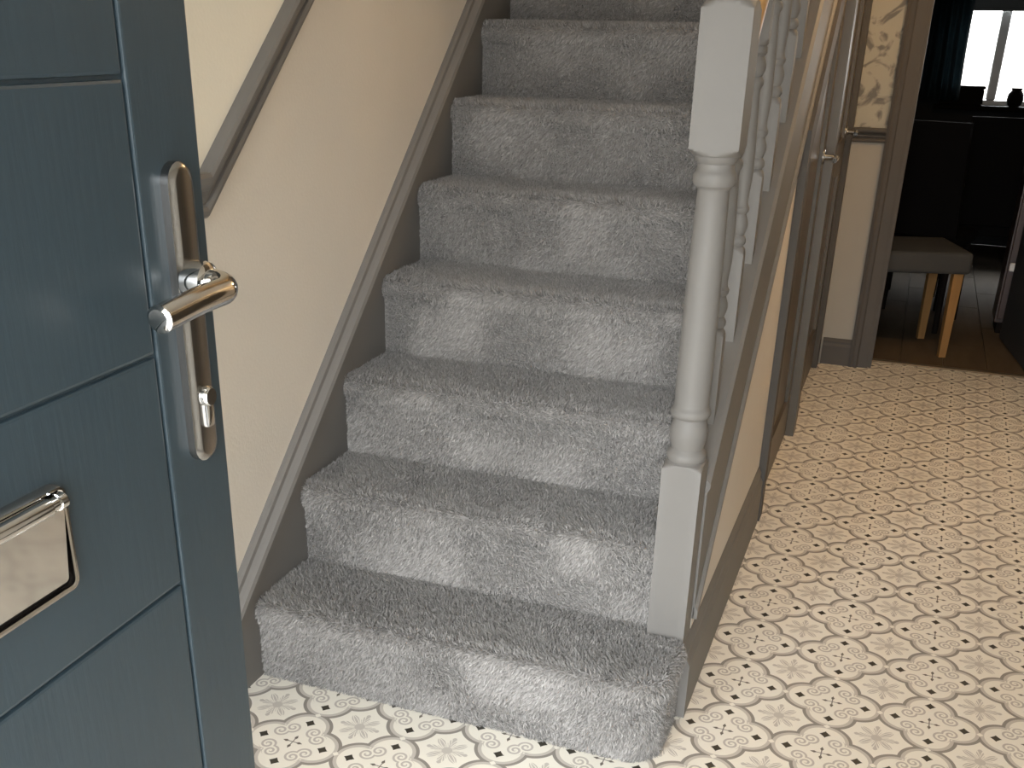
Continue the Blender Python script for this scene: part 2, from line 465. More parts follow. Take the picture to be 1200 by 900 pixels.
def lever(parent, y, z, x, yr=-1):
    """small chrome lever on a round rose, pointing along -y"""
    bm = NB(); tube(bm, [(x, y, z), (x + 0.006, y, z), (x + 0.008, y, z)], [0.024, 0.024, 0.020], 16)
    o = obj('rose', bm, M['chrome'], parent, smooth=True)
    bm = NB(); tube(bm, [(x + 0.006, y, z), (x + 0.035, y, z), (x + 0.043, y + yr*0.006, z), (x + 0.046, y + yr*0.02, z), (x + 0.046, y + yr*0.11, z)], [0.009, 0.009, 0.009, 0.009, 0.008], 10)
    obj('door_handle', bm, M['chrome'], parent, 'chrome lever handle', smooth=True)

d2 = empty('door_2', (XP - 0.01, 2.175, 0), 'dark brown sloping-topped cupboard door under the stairs', kind='structure')
prism_pts = [(XP - 0.012, 1.409, 0.01), (XP - 0.012, 2.176, 0.01), (XP - 0.012, 2.176, off(-0.16, 2.176)), (XP - 0.012, 1.409, off(-0.16, 1.409))]
obj('leaf', prism(NB(), prism_pts, (-0.018, 0, 0)), M['brown_door'], d2)
for (ya, yb) in ((1.409, 1.50), (2.085, 2.176)):
    obj('stile', prism(NB(), [(XP, ya, 0.01), (XP, yb, 0.01), (XP, yb, off(-0.16, yb)), (XP, ya, off(-0.16, ya))], (-0.012, 0, 0)), M['brown_door'], d2)
obj('rail', box(NB(), XP - 0.012, XP, 1.50, 2.085, 0.01, 0.16), M['brown_door'], d2)
obj('rail', prism(NB(), [(XP, 1.50, off(-0.27, 1.50)), (XP, 2.085, off(-0.27, 2.085)), (XP, 2.085, off(-0.16, 2.085)), (XP, 1.50, off(-0.16, 1.50))], (-0.012, 0, 0)), M['brown_door'], d2)
lever(d2, 2.10, 1.012, XP)
d3 = empty('door_3', (XP - 0.01, 2.40, 0), 'dark brown door at the far end of the stair side', kind='structure')
obj('leaf', box(NB(), XP - 0.03, XP - 0.012, 2.404, 3.156, 0.01, 1.995), M['brown_door'], d3)
for (ya, yb) in ((2.404, 2.50), (3.06, 3.156)):
    obj('stile', box(NB(), XP - 0.012, XP, ya, yb, 0.01, 1.995), M['brown_door'], d3)
for (za, zb) in ((0.01, 0.2), (0.86, 1.0), (1.9, 1.995)):
    obj('rail', box(NB(), XP - 0.012, XP, 2.50, 3.06, za, zb), M['brown_door'], d3)
lever(d3, 3.11, 1.02, XP)

# unseen dark door added across the hall to darken reflections in the chrome
d5 = empty('reflection_door', (XR, 1.15, 0), 'unseen dark brown panelled door added across the hall for dark reflections', kind='structure')
obj('leaf', box(NB(), XR - 0.012, XR - 0.001, 0.20, 1.08, 0.01, 2.0), M['brown_door'], d5)
for (ya, yb) in ((0.20, 0.30), (0.98, 1.08)): obj('stile', box(NB(), XR - 0.022, XR - 0.012, ya, yb, 0.01, 2.0), M['brown_door'], d5)
for (za, zb) in ((0.01, 0.22), (0.86, 1.0), (1.88, 2.0)): obj('rail', box(NB(), XR - 0.022, XR - 0.012, 0.30, 0.98, za, zb), M['brown_door'], d5)
bm = NB(); box(bm, XR - 0.03, XR, 0.12, 0.197, 0, 2.08); box(bm, XR - 0.03, XR, 1.083, 1.16, 0, 2.08); box(bm, XR - 0.03, XR, 0.197, 1.083, 2.003, 2.08)
struct('trim_12', bm, M['casing_paint'], label='dark casing of the unseen door added across the hall')
bm = NB(); box(bm, XR - 0.016, XR, -1.92, 0.12, 0, 0.12); box(bm, XR - 0.016, XR, 1.16, YE, 0, 0.12)
struct('baseboard_right', bm, M['grey_paint'], label='grey skirting along the wall across from the stairs')

# ------------------------------------------------------------------ stairs
stairs = empty('staircase', (0.45, 0.2, 0), 'straight staircase with grey painted strings under grey carpet', 'staircase')
# wall string with its capping
ys0, ys1 = -0.185, 2.75
pts = [(0, ys0, 0), (0, ys0, off(0.245, ys0)), (0, ys1, off(0.245, ys1)), (0, ys1, off(-0.1, ys1)), (0, 0.35, 0)]
ws = obj('wall_string', prism(NB(), pts, (XW, 0, 0)), M['grey_paint'], stairs, 'grey string board against the wall')
cprof = [(0, 0.289), (0.010, 0.290), (0.016, 0.284), (0.018, 0.272), (0.026, 0.266), (0.034, 0.262), (0.038, 0.252), (0.038, 0.243), (0.031, 0.236), (0.030, 0.225), (0, 0.225)]
bm = sweep(NB(), cprof, [(XW, ys0 - 0.004, off(0, ys0 - 0.004)), (XW, ys1, off(0, ys1))], (1, 0, 0), (0, 0, 1))
obj('capping', bm, M['grey_paint'], ws)
# outer string
XS0, XS1 = 0.892, 0.937
y0, y1 = 0.278, 2.50
pts = [(XS0, y0, 0.0), (XS0, y0, off(0.262, y0)), (XS0, y1, off(0.262, y1)), (XS0, y1, off(-0.035, y1)), (XS0, y0, off(-0.035, y0))]
pts = [(XS0, y0, off(-0.035, y0)), (XS0, y0, off(0.262, y0)), (XS0, y1, off(0.262, y1)), (XS0, y1, off(-0.035, y1))]
os_ = obj('outer_string', prism(NB(), pts, (XS1 - XS0, 0, 0)), M['grey_paint'], stairs, 'grey outer string board')
bprof = [(-0.002, -0.035), (0.008, -0.035), (0.008, -0.015), (0.002, -0.008), (-0.002, -0.008)]
bm = sweep(NB(), bprof, [(XS1, y0, off(0, y0)), (XS1, y1, off(0, y1))], (1, 0, 0), (0, 0, 1))
obj('bead', bm, M['grey_paint'], os_)
# solid carcass below the carpet
for i in range(1, NSTEP + 1):
    ya = (i - 1) * G + 0.010
    if i == 1: obj('riser_block', prism(NB(), [(0.002, ya, 0), (0.852, ya, 0), (0.895, 0.036, 0), (0.912, 0.08, 0), (0.912, 0.196, 0), (0.002, 0.196, 0)], (0, 0, R_ - 0.012)), M['dark_wood'], stairs)
    elif i < NSTEP: obj('riser_block', box(NB(), 0.002, XS0 - 0.002, ya, ya + G + 0.004, max(0, (i - 2) * R_), i * R_ - 0.012), M['dark_wood'], stairs)
    else: obj('landing', box(NB(), 0.002, XS0 - 0.002, ya, YE, (i - 2) * R_ + 0.1, i * R_ - 0.012), M['dark_wood'], stairs)

# ------------------------------------------------------------------ carpet: one fitted piece per step, every tuft real
carpet = empty('stair_carpet', (0.45, 0.1, 0), 'deep-pile grey carpet covering the whole flight of stairs', 'carpet')
_gx, _gy, _gz = 24, 24, 24
_grid = rng.random((_gx, _gy, _gz))
def vnoise(P, s):
    q = P * s
    i = np.floor(q).astype(int); f = q - i; f = f * f * (3 - 2 * f)
    out = 0
    for a in (0, 1):
        for b in (0, 1):
            for c in (0, 1):
                w = (f[:,0] if a else 1-f[:,0]) * (f[:,1] if b else 1-f[:,1]) * (f[:,2] if c else 1-f[:,2])
                out = out + w * _grid[(i[:,0]+a) % _gx, (i[:,1]+b) % _gy, (i[:,2]+c) % _gz]
    return out

def carpet_step(i, dens):
    ya, zt, zb = (i - 1) * G + 0.008, i * R_ - 0.008, (i - 1) * R_ + (-0.006 if i > 1 else 0.0)
    yb = i * G + 0.012
    xl = 0.0
    if i == 1:
        xr, rc = 0.924, 0.062
        path = [(xl, ya)]
        path += [(xr - rc + rc*math.sin(t), ya + rc - rc*math.cos(t)) for t in np.linspace(0, PI/2, 9)]
        path += [(xr, 0.197)]
    else:
        xr = XS0 + 0.0
        path = [(xl, ya), (xr, ya)]
    path = np.array(path, float)
    seg = np.linalg.norm(np.diff(path, axis=0), axis=1); cum = np.concatenate([[0], np.cumsum(seg)])
    def at(s):
        k = np.clip(np.searchsorted(cum, s, side='right') - 1, 0, len(seg) - 1)
        d = (path[k+1] - path[k]) / seg[k][:, None]
        return path[k] + d * (s - cum[k])[:, None], np.stack([d[:,1], -d[:,0]], 1)     # outward normal to the right of travel
    # profile: riser, rolled nose, to the tread; (outward, z, normal out, normal z)
    rn, ov = 0.026, 0.014
    prof = []
    for z in np.linspace(zb, zt - 2*rn - 0.01, 6): prof.append((0.0, z, 1, 0))
    for t in np.linspace(-PI/2, PI/2, 12):
        prof.append((ov - rn*0.9 + rn*0.9*math.cos(t), zt - rn + rn*math.sin(t), math.cos(t), math.sin(t)))
    prof[6] = (0.001, zt - 2*rn + 0.002, 1, -0.1)
    prof = np.array(prof, float)
    pl = np.concatenate([[0], np.cumsum(np.linalg.norm(np.diff(prof[:, :2], axis=0), axis=1))])
    def surf(s, t):
        p, n = at(s)
        o = np.interp(t, pl, prof[:,0]); z = np.interp(t, pl, prof[:,1]); no = np.interp(t, pl, prof[:,2]); nz = np.interp(t, pl, prof[:,3])
        P = np.stack([p[:,0] + n[:,0]*o, p[:,1] + n[:,1]*o, z], 1)
        N = np.stack([n[:,0]*no, n[:,1]*no, nz], 1); N /= np.linalg.norm(N, axis=1)[:, None] + 1e-9
        return P, N
    L, T = cum[-1], pl[-1]
    # base cloth
    ns = 34
    S_, T_ = np.meshgrid(np.unique(np.concatenate([np.linspace(0, L, ns), cum])), pl, indexing='ij')
    a, b = S_.shape
    P, N = surf(S_.ravel(), T_.ravel())
    verts = [P]; faces = []
    for k in range(a - 1):
        for m_ in range(b - 1):
            faces.append((k*b+m_, (k+1)*b+m_, (k+1)*b+m_+1, k*b+m_+1))
    # tread flat: fan strip from the nose line back to the riser above
    top = P.reshape(a, b, 3)[:, -1, :]
    nb = len(P)
    if i > 1 or True:
        back = np.stack([np.clip(top[:,0], xl, xr), np.full(len(top), yb if i < NSTEP else YE), top[:,2]], 1)
        keep = back[:,1] > top[:,1]
        verts.append(back)
        for k in range(a - 1):
            faces.append((k*b+b-1, (k+1)*b+b-1, nb+k+1, nb+k))
    V0 = np.concatenate(verts); 
    # tuft roots
    n1 = int(dens * L * T)
    P1, N1 = surf(rng.random(n1) * L, rng.random(n1) * T)
    x1 = xr if i == 1 else xr
    yend = yb if i < NSTEP else YE - 0.02
    n2 = int(dens * (x1 - xl) * (yend - ya))
    P2 = np.stack([xl + rng.random(n2)*(x1 - xl), ya + 0.008 + rng.random(n2)*(yend - ya - 0.008), np.full(n2, zt)], 1)
    if i == 1:
        cx, cy = xr - rc, ya + rc
        bad = (P2[:,0] > cx) & (P2[:,1] < cy) & (np.hypot(P2[:,0]-cx, P2[:,1]-cy) > rc - 0.008)
        bad |= (P2[:,0] > 0.850) & (P2[:,1] > 0.195)
        P2 = P2[~bad]
    N2 = np.tile([0, 0, 1.0], (len(P2), 1))
    Pr, Nr = np.concatenate([P1, P2]), np.concatenate([N1, N2])
    n = len(Pr)
    # lie of the pile: forward and down, turned by slow brush marks
    q1, q2 = vnoise(Pr + 3.1, 9.0) - 0.5, vnoise(Pr + 7.7, 22.0) - 0.5
    lie = np.tile([0.0, -0.45, -0.55], (n, 1))
    lie[:,0] += q1 * 2.3 + q2 * 1.3
    lie[:,1] += q2 * 0.8
    lie[:,2] += q1 * 1.8
    lie += rng.normal(0, 0.42, (n, 3))
    flat = np.where(Nr[:,2:3] > 0.7, 0.55, 1.25)
    lie = lie * flat
    lie -= Nr * np.sum(lie*Nr, 1)[:, None]
    ln = 0.0105 + rng.random(n) * 0.0045
    up = 0.80 + rng.random(n) * 0.25
    d1 = Nr * up[:,None] + lie * 0.45; d2 = Nr * (up[:,None] - 0.30) + lie * 1.05
    d1 /= np.linalg.norm(d1, axis=1)[:, None]; d2 /= np.linalg.norm(d2, axis=1)[:, None]
    rnd = rng.normal(0, 1, (n, 3)); wd = np.cross(Nr, rnd); wd /= np.linalg.norm(wd, axis=1)[:, None] + 1e-9
    hw = (0.0009 + rng.random(n) * 0.0007)[:, None]
    A_, B_ = Pr - wd*hw, Pr + wd*hw
    mid = Pr + d1 * (ln*0.55)[:,None]
    C_, D_ = mid - wd*hw*0.95, mid + wd*hw*0.95
    tip = mid + d2 * (ln*0.5)[:,None]
    # keep tufts out of the boards at either side
    xlo, xhi = (xl + 0.002, (xr + 0.02 if i == 1 else xr + 0.004))
    TV = np.stack([A_, B_, D_, C_, tip], 1)
    if i > 1: TV[:,:,0] = np.clip(TV[:,:,0], xlo, xhi)
    TV[:,:,0] = np.maximum(TV[:,:,0], 0.001)
    if i == 1: TV[:,:,2] = np.maximum(TV[:,:,2], 0.001)
    base = len(V0) + 5*np.arange(n)[:,None]
    quads = base + np.array([[0,1,2,3]]); tris = base + np.array([[3,2,4]])
    V = np.concatenate([V0, TV.reshape(-1, 3)])
    q0 = np.array(faces)
    loops = np.concatenate([q0.ravel(), quads.ravel(), tris.ravel()])
    nf4 = len(q0) + n
    starts = np.concatenate([np.arange(nf4)*4, nf4*4 + np.arange(n)*3])
    base_loc = np.array(wloc(carpet))
    me = bpy.data.meshes.new('carpeted_step')
    me.vertices.add(len(V)); me.vertices.foreach_set('co', (V - base_loc).astype(np.float32).ravel())
    me.loops.add(len(loops)); me.loops.foreach_set('vertex_index', loops.astype(np.int32))
    me.polygons.add(len(starts)); me.polygons.foreach_set('loop_start', starts.astype(np.int32))
    me.update(calc_edges=True); me.validate()
    tint = np.full(len(V), 0.15, np.float32)
    tv = np.clip(0.42 + rng.normal(0, 0.20, n), 0, 1)
    tint[len(V0):] = np.repeat(tv, 5)
    at_ = me.attributes.new('tint', 'FLOAT', 'POINT'); at_.data.foreach_set('value', tint)
    me.materials.append(M['carpet'])
    o = bpy.data.objects.new('carpeted_step', me); C.objects.link(o); o.parent = carpet
    return o
for i in range(1, NSTEP + 1):
    carpet_step(i, 150000 if i <= 5 else (110000 if i <= 8 else 6000))

# ------------------------------------------------------------------ balustrade
NX, NY, NH = 0.892, 0.241, 0.040
bal = empty('balustrade', (NX, NY, 0), 'grey turned banister with newel post and row of spindles beside the stairs', 'banister')
c = NH * math.sqrt(2)
NT = 0.0445; ct = NT * math.sqrt(2)
secs = [(0.0, NH, c), (0.582, NH, c), (0.583, NH, 0.0555), (0.587, NH, 0.049), (0.591, NH, 0.0425), (0.592, None, 0.0385),
        (0.594, None, 0.0365), (0.599, None, 0.0395), (0.606, None, 0.0405), (0.613, None, 0.0385), (0.617, None, 0.0345), (0.621, None, 0.0325),
        (0.630, None, 0.0345), (0.644, None, 0.0375), (0.657, None, 0.0380), (0.670, None, 0.0355), (0.680, None, 0.0325), (0.684, None, 0.0325),
        (0.687, None, 0.0375), (0.692, None, 0.0395), (0.699, None, 0.0395), (0.704, None, 0.0375), (0.707, None, 0.0345), (0.712, None, 0.0335),
        (0.74, None, 0.0345), (0.80, None, 0.0345), (0.90, None, 0.0335), (1.00, None, 0.0318), (1.08, None, 0.0300), (1.120, None, 0.0290),
        (1.124, None, 0.0310), (1.128, None, 0.0370), (1.136, None, 0.0395), (1.146, None, 0.0395), (1.152, None, 0.0365), (1.156, None, 0.0335), (1.166, None, 0.0335),
        (1.169, None, 0.0370), (1.174, None, 0.0390), (1.179, None, 0.0410), (1.181, NT, 0.0445), (1.185, NT, 0.050), (1.189, NT, 0.0565), (1.192, NT, 0.062), (1.193, NT, ct),
        (1.417, NT, ct), (1.419, NT, 0.061), (1.423, NT, 0.055), (1.428, NT, 0.049), (1.432, None, 0.043), (1.434, None, 0.036), (1.440, None, 0.034)]
newel = obj('newel_post', turned(NB(), NX, NY, secs, 48), M['grey_paint'], bal, 'square and turned grey newel post', smooth=True)
bm = NB(); bmesh.ops.create_uvsphere(bm, u_segments=24, v_segments=14, radius=0.042, matrix=Matrix.Translation((NX, NY, 1.472)))
obj('newel_cap', bm, M['grey_paint'], newel, smooth=True)
yB0, yB1 = NY + NH - 0.002, 2.50
yH1 = 1.49
XC = 0.908
rprof = [(-0.032, 0.262), (-0.036, 0.272), (-0.036, 0.284), (-0.030, 0.292), (0.026, 0.292), (0.034, 0.284), (0.034, 0.274), (0.028, 0.262)]
obj('base_rail', sweep(NB(), rprof, [(XC, yB0, off(0, yB0)), (XC, yB1, off(0, yB1))], (1, 0, 0), (0, 0, 1)), M['grey_paint'], bal, 'grey moulded rail the spindles stand on')
hprof = [(-0.018, 1.055), (-0.030, 1.075), (-0.031, 1.095), (-0.024, 1.113), (-0.010, 1.122), (0.010, 1.122), (0.024, 1.113), (0.031, 1.095), (0.030, 1.075), (0.018, 1.055)]
obj('handrail', sweep(NB(), hprof, [(XC - 0.008, yB0, off(0, yB0)), (XC - 0.008, yH1, off(0, yH1))], (1, 0, 0), (0, 0, 1)), M['oak'], bal, 'golden oak handrail', smooth=True)
h = 0.0175; cs = h * math.sqrt(2)
H0 = 0.775
ssec = [(-0.02, h, cs), (0.175, h, cs), (0.178, h, 0.021), (0.184, h, 0.018), (0.187, None, 0.0150), (0.190, None, 0.0125), (0.196, None, 0.0170), (0.203, None, 0.0175), (0.209, None, 0.0150), (0.213, None, 0.0115),
        (0.222, None, 0.0150), (0.232, None, 0.0175), (0.242, None, 0.0165), (0.252, None, 0.0125), (0.256, None, 0.0115), (0.262, None, 0.0160), (0.269, None, 0.0170), (0.275, None, 0.0130), (0.285, None, 0.0120),
        (0.33, None, 0.0160), (0.40, None, 0.0150), (0.49, None, 0.0110), (0.500, None, 0.0120), (0.507, None, 0.0165), (0.515, None, 0.0160), (0.521, None, 0.0110), (0.532, None, 0.0165), (0.543, None, 0.0175), (0.553, None, 0.0140), (0.558, None, 0.0110), (0.565, None, 0.0165), (0.573, None, 0.0160), (0.578, None, 0.014), (0.582, h, 0.018), (0.587, h, 0.022), (0.590, h, cs), (0.79, h, cs)]
first = None
for k in range(8):
    y = 0.395 + k * 0.158
    z = off(0.290, y)
    if first is None:
        first = obj('spindle', turned(NB(), XC - 0.006, y, [(z + a_, h_, r_) for a_, h_, r_ in ssec], 24), M['grey_paint'], bal, smooth=True, origin=(XC - 0.006, y, z))
        sp = first
    else:
        sp = first.copy(); C.objects.link(sp); sp.parent = bal
        sp.location = Vector((XC - 0.006, y, z)) - wloc(bal)

# ------------------------------------------------------------------ front door, open against the hall
a15 = math.radians(1.5)
EX0, EY0 = 0.700, -1.046
ud = Vector((math.sin(a15), -math.cos(a15), 0)); nd = Vector((math.cos(a15), math.sin(a15), 0))
D = lambda u, n, z: Vector((EX0, EY0, 0)) + ud * u + nd * n + Vector((0, 0, z))
DW, DT = 0.860, 0.044
def dbox(bm, u0, u1, n0, n1, z0, z1, bev=0.0, seg=2):
    b2 = NB(); box(b2, u0, u1, n0, n1, z0, z1, bev, seg)
    for v in b2.verts: v.co = D(v.co.x, v.co.y, v.co.z)
    me = bpy.data.meshes.new('tmp'); b2.to_mesh(me); b2.free(); bm.from_mesh(me); bpy.data.meshes.remove(me)
    return bm
hinge = D(DW, -DT, 0)
door = empty('door_1', hinge, 'blue-grey front door standing open, grooved boards and chrome handle', kind='structure')
obj('leaf', dbox(NB(), 0.003, DW, -DT, -0.004, 0.012, 2.03), M['door_blue'], door)
obj('stile', dbox(NB(), 0.0, 0.0805, -0.006, 0.0, 0.012, 2.03, 0.0022), M['door_blue'], door)
obj('stile', dbox(NB(), DW - 0.081, DW, -0.006, 0.0, 0.012, 2.03, 0.0022), M['door_blue'], door)
obj('rail', dbox(NB(), 0.084, DW - 0.084, -0.006, 0.0, 0.012, 0.138, 0.0022), M['door_blue'], door)
obj('rail', dbox(NB(), 0.084, DW - 0.084, -0.006, 0.0, 1.944, 2.03, 0.0022), M['door_blue'], door)
for k in range(9):
    z0 = 0.1410 + k * 0.2003
    obj('board', dbox(NB(), 0.0842, DW - 0.0842, -0.006, -0.0004, z0 + 0.0014, z0 + 0.1990, 0.0026), M['door_blue'], door)
# long back plate with lever and key cylinder
pc, zc, hl, hwid = 0.0395, 1.162, 0.121, 0.0155
def stadium(c_u, c_z, hw, hz, n=10):
    pts = []
    for t in np.linspace(0, PI, n): pts.append((c_u + hw*math.cos(t), c_z + hz - hw + hw*math.sin(t)))
    for t in np.linspace(PI, 2*PI, n): pts.append((c_u + hw*math.cos(t), c_z - hz + hw + hw*math.sin(t)))
    return pts
def plate(bm, outline, layers):
    """layers = (n, shrink)"""
    cu = sum(p[0] for p in outline)/len(outline); cz = sum(p[1] for p in outline)/len(outline)
    rings = []
    for nn, sh in layers:
        ring = []
        for i_, (u_, z_) in enumerate(outline):
            p0, p1 = outline[i_-1], outline[(i_+1) % len(outline)]
            tx, tz = p1[0]-p0[0], p1[1]-p0[1]; l = math.hypot(tx, tz) or 1
            ring.append(bm.verts.new(D(u_ - tz/l*sh, nn, z_ + tx/l*sh)))
        rings.append(ring)
    n = len(outline)
    for a_, b_ in zip(rings, rings[1:]):
        for k in range(n): bm.faces.new((a_[k], a_[(k+1) % n], b_[(k+1) % n], b_[k]))
    bm.faces.new(rings[0][::-1]); bm.faces.new(rings[-1])
    return bm
hs = obj('handle_set', plate(NB(), stadium(pc, zc, hwid, hl), [(-0.001, 0), (0.007, 0), (0.010, 0.003), (0.0105, 0.006)]), M['dark_chrome'], door, 'chrome back plate with a dark hall reflection put into its colour', smooth=True)
zl = 1.193
bm = NB(); tube(bm, [D(pc, n_, zl) for n_ in (0.008, 0.020, 0.024, 0.026)], [0.0165, 0.0165, 0.0155, 0.012], 24)
obj('boss', bm, M['chrome'], hs, smooth=True)
path = [D(pc, 0.020, zl)]
path += [D(pc, 0.026, zl)]
rb = 0.015
for t in np.linspace(0, PI/2, 9): path.append(D(pc - 0.002 + rb*(1 - math.cos(t)), 0.029 + rb*math.sin(t), zl - 0.002*t))
path += [D(pc + rb + 0.025, 0.0441, zl - 0.003), D(pc + rb + 0.045, 0.044, zl - 0.004), D(pc + rb + 0.070, 0.0437, zl - 0.006), D(pc + rb + 0.078, 0.0437, zl - 0.0065), D(pc + rb + 0.080, 0.0437, zl - 0.0067)]
obj('lever', tube(NB(), path, [0.0105]*(len(path) - 2) + [0.0105, 0.008], 18), M['chrome'], hs, 'polished chrome lever', smooth=True)
kz = 1.098
bm = NB(); tube(bm, [D(pc, n_, kz) for n_ in (0.006, 0.015, 0.017)], [0.0085, 0.0085, 0.007], 18)
dbox(bm, pc - 0.005, pc + 0.005, 0.006, 0.0155, kz - 0.026, kz - 0.004, 0.0025)
kc = obj('key_cylinder', bm, M['chrome'], hs, smooth=True)
# letter plate
def rounded(u0, u1, z0, z1, rr, n=5):
    pts = []
    for cu_, cz_, a0 in ((u1 - rr, z1 - rr, 0), (u0 + rr, z1 - rr, PI/2), (u0 + rr, z0 + rr, PI), (u1 - rr, z0 + rr, 1.5*PI)):
        for t in np.linspace(0, PI/2, n): pts.append((cu_ + rr*math.cos(a0 + t), cz_ + rr*math.sin(a0 + t)))
    return pts
LU0, LU1, LZ0, LZ1 = 0.211, 0.600, 1.005, 1.087
lp = obj('letter_plate', plate(NB(), rounded(LU0, LU1, LZ0, LZ1, 0.009), [(-0.001, 0), (0.006, 0), (0.0085, 0.0012), (0.0085, 0.003), (0.0075, 0.0042), (0.002, 0.0048)]), M['chrome'], door, 'chrome letter plate frame', smooth=True)
obj('slot', plate(NB(), rounded(LU0 + 0.005, LU1 - 0.005, LZ0 + 0.005, LZ1 - 0.005, 0.005), [(0.0015, 0), (0.0030, 0)]), M['dark_wood'], lp, 'dark recess behind the flap')
# the flap hangs from its bar and leans in at the foot, so it mirrors the floor
bm = plate(NB(), rounded(LU0 + 0.0085, LU1 - 0.0085, LZ0 + 0.0075, LZ1 - 0.014, 0.004), [(0.0005, 0), (0.0035, 0), (0.0045, 0.001), (0.0045, 0.002)])
for v in bm.verts:
    h_ = v.co.z - (LZ0 + 0.0075)
    v.co += nd * (0.0015 + h_ * 0.11)
obj('flap', bm, M['chrome'], lp, 'mirror-bright flap', smooth=True)
bm = NB(); tube(bm, [D(LU0 + 0.003 + u_, 0.0115, LZ1 - 0.0095) for u_ in (0.004, 0.006, 0.012, 0.0125, 0.020, 0.021)] + [D(LU1 - u_, 0.0135, LZ1 - 0.0085) for u_ in (0.021, 0.020, 0.0125, 0.012, 0.006, 0.004)],
     [0.004, 0.0062, 0.0062, 0.0050, 0.0050, 0.0066, 0.0066, 0.0050, 0.0050, 0.0062, 0.0062, 0.004], 14)
obj('hinge_bar', bm, M['chrome'], lp, smooth=True)
# the frame that the front door closes into
bm = NB(); box(bm, 0.70, 0.735, -2.05, -1.95, 0, 2.05); box(bm, 1.585, 1.62, -2.05, -1.95, 0, 2.05); box(bm, 0.70, 1.62, -2.05, -1.95, 2.045, 2.08)
struct('trim_11', bm, M['door_blue'], label='blue-grey frame of the front doorway')

# glazed sidelight between the door frame and the stair wall
w2 = empty('window_2', (0.33, -1.98, 0.12), 'tall glazed sidelight beside the front doorway', kind='structure')
bm = NB(); box(bm, 0.0, 0.045, -2.03, -1.96, 0.12, 2.08); box(bm, 0.595, 0.64, -2.03, -1.96, 0.12, 2.08); box(bm, 0.045, 0.595, -2.03, -1.96, 0.12, 0.17); box(bm, 0.045, 0.595, -2.03, -1.96, 2.03, 2.08)
obj('window_frame', bm, M['door_blue'], w2)
obj('pane', box(NB(), 0.045, 0.595, -1.998, -1.992, 0.17, 2.03), M['glass'], w2)

# ------------------------------------------------------------------ hall ceiling lamp (out of the frame, lights the hall warmly)
def ceiling_lamp(x, y, HC, label, watts):
    t = empty('ceiling_light', (x, y, HC), label, 'lamp')
    obj('base', tube(NB(), [(x, y, HC), (x, y, HC - 0.025)], 0.12, 28), M['white_paint'], t, smooth=True)
    obj('diffuser', tube(NB(), [(x, y, HC - 0.025), (x, y, HC - 0.06), (x, y, HC - 0.085)], [0.115, 0.105, 0.06], 28), emit_material('lamp_glow', (1.0, 0.74, 0.45), 1.0), t, smooth=True)
    d = bpy.data.lights.new('lamp_bulb', 'POINT'); d.energy = watts; d.color = (1.0, 0.66, 0.34); d.shadow_soft_size = 0.09
    o = bpy.data.objects.new('lamp_bulb', d); C.objects.link(o); o.parent = t; o.location = (0, 0, -0.20)
ceiling_lamp(1.50, 1.90, HC, 'round warm ceiling light over the hall floor', 7.0)
ceiling_lamp(0.45, 2.30, ZT, 'round warm ceiling light over the top of the stairs', 3.0)

# ------------------------------------------------------------------ dark room beyond
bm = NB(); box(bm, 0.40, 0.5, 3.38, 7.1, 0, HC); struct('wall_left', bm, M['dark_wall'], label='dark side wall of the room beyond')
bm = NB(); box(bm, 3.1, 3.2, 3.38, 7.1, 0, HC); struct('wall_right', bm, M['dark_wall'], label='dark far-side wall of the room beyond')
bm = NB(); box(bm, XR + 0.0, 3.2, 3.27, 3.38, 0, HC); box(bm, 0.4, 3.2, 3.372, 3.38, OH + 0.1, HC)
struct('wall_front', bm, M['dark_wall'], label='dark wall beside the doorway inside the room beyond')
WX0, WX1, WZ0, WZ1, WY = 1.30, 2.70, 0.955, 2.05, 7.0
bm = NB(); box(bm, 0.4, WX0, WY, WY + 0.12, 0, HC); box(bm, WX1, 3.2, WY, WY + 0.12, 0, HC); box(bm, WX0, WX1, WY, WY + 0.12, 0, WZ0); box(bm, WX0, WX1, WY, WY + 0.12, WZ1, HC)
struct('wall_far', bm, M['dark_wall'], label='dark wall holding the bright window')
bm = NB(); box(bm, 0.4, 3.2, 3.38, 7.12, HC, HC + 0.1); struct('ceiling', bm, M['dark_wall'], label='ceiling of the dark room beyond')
win = empty('window_1', ((WX0 + WX1)/2, WY + 0.06, WZ0), 'bright white-framed window at the end of the dark room', kind='structure')
bm = NB(); t_ = 0.05
box(bm, WX0, WX0 + t_, WY + 0.03, WY + 0.10, WZ0, WZ1); box(bm, WX1 - t_, WX1, WY + 0.03, WY + 0.10, WZ0, WZ1); box(bm, WX0, WX1, WY + 0.03, WY + 0.10, WZ0, WZ0 + 0.03); box(bm, WX0, WX1, WY + 0.03, WY + 0.10, WZ1 - t_, WZ1)
obj('window_frame', bm, M['upvc'], win)
obj('mullion', box(NB(), 1.605, 1.668, WY + 0.02, WY + 0.10, WZ0 + 0.03, WZ1 - t_, 0.008, 1), M['upvc'], win)
obj('pane', box(NB(), WX0 + t_, 1.605, WY + 0.055, WY + 0.061, WZ0 + 0.03, WZ1 - t_), M['glass'], win)
obj('pane', box(NB(), 1.668, WX1 - t_, WY + 0.055, WY + 0.061, WZ0 + 0.03, WZ1 - t_), M['glass'], win)
obj('window_sill', box(NB(), WX0 - 0.03, WX1 + 0.03, WY - 0.14, WY + 0.03, WZ0 - 0.03, WZ0, 0.004), M['dark_wood'], win)
bl = empty('roller_blind', (2.0, WY - 0.03, 2.09), 'grey roller blind half lowered over the bright window', 'blind')
obj('cloth', box(NB(), WX0 - 0.02, WX1 + 0.02, WY - 0.024, WY - 0.021, 1.565, 2.06), M['blind_grey'], bl)
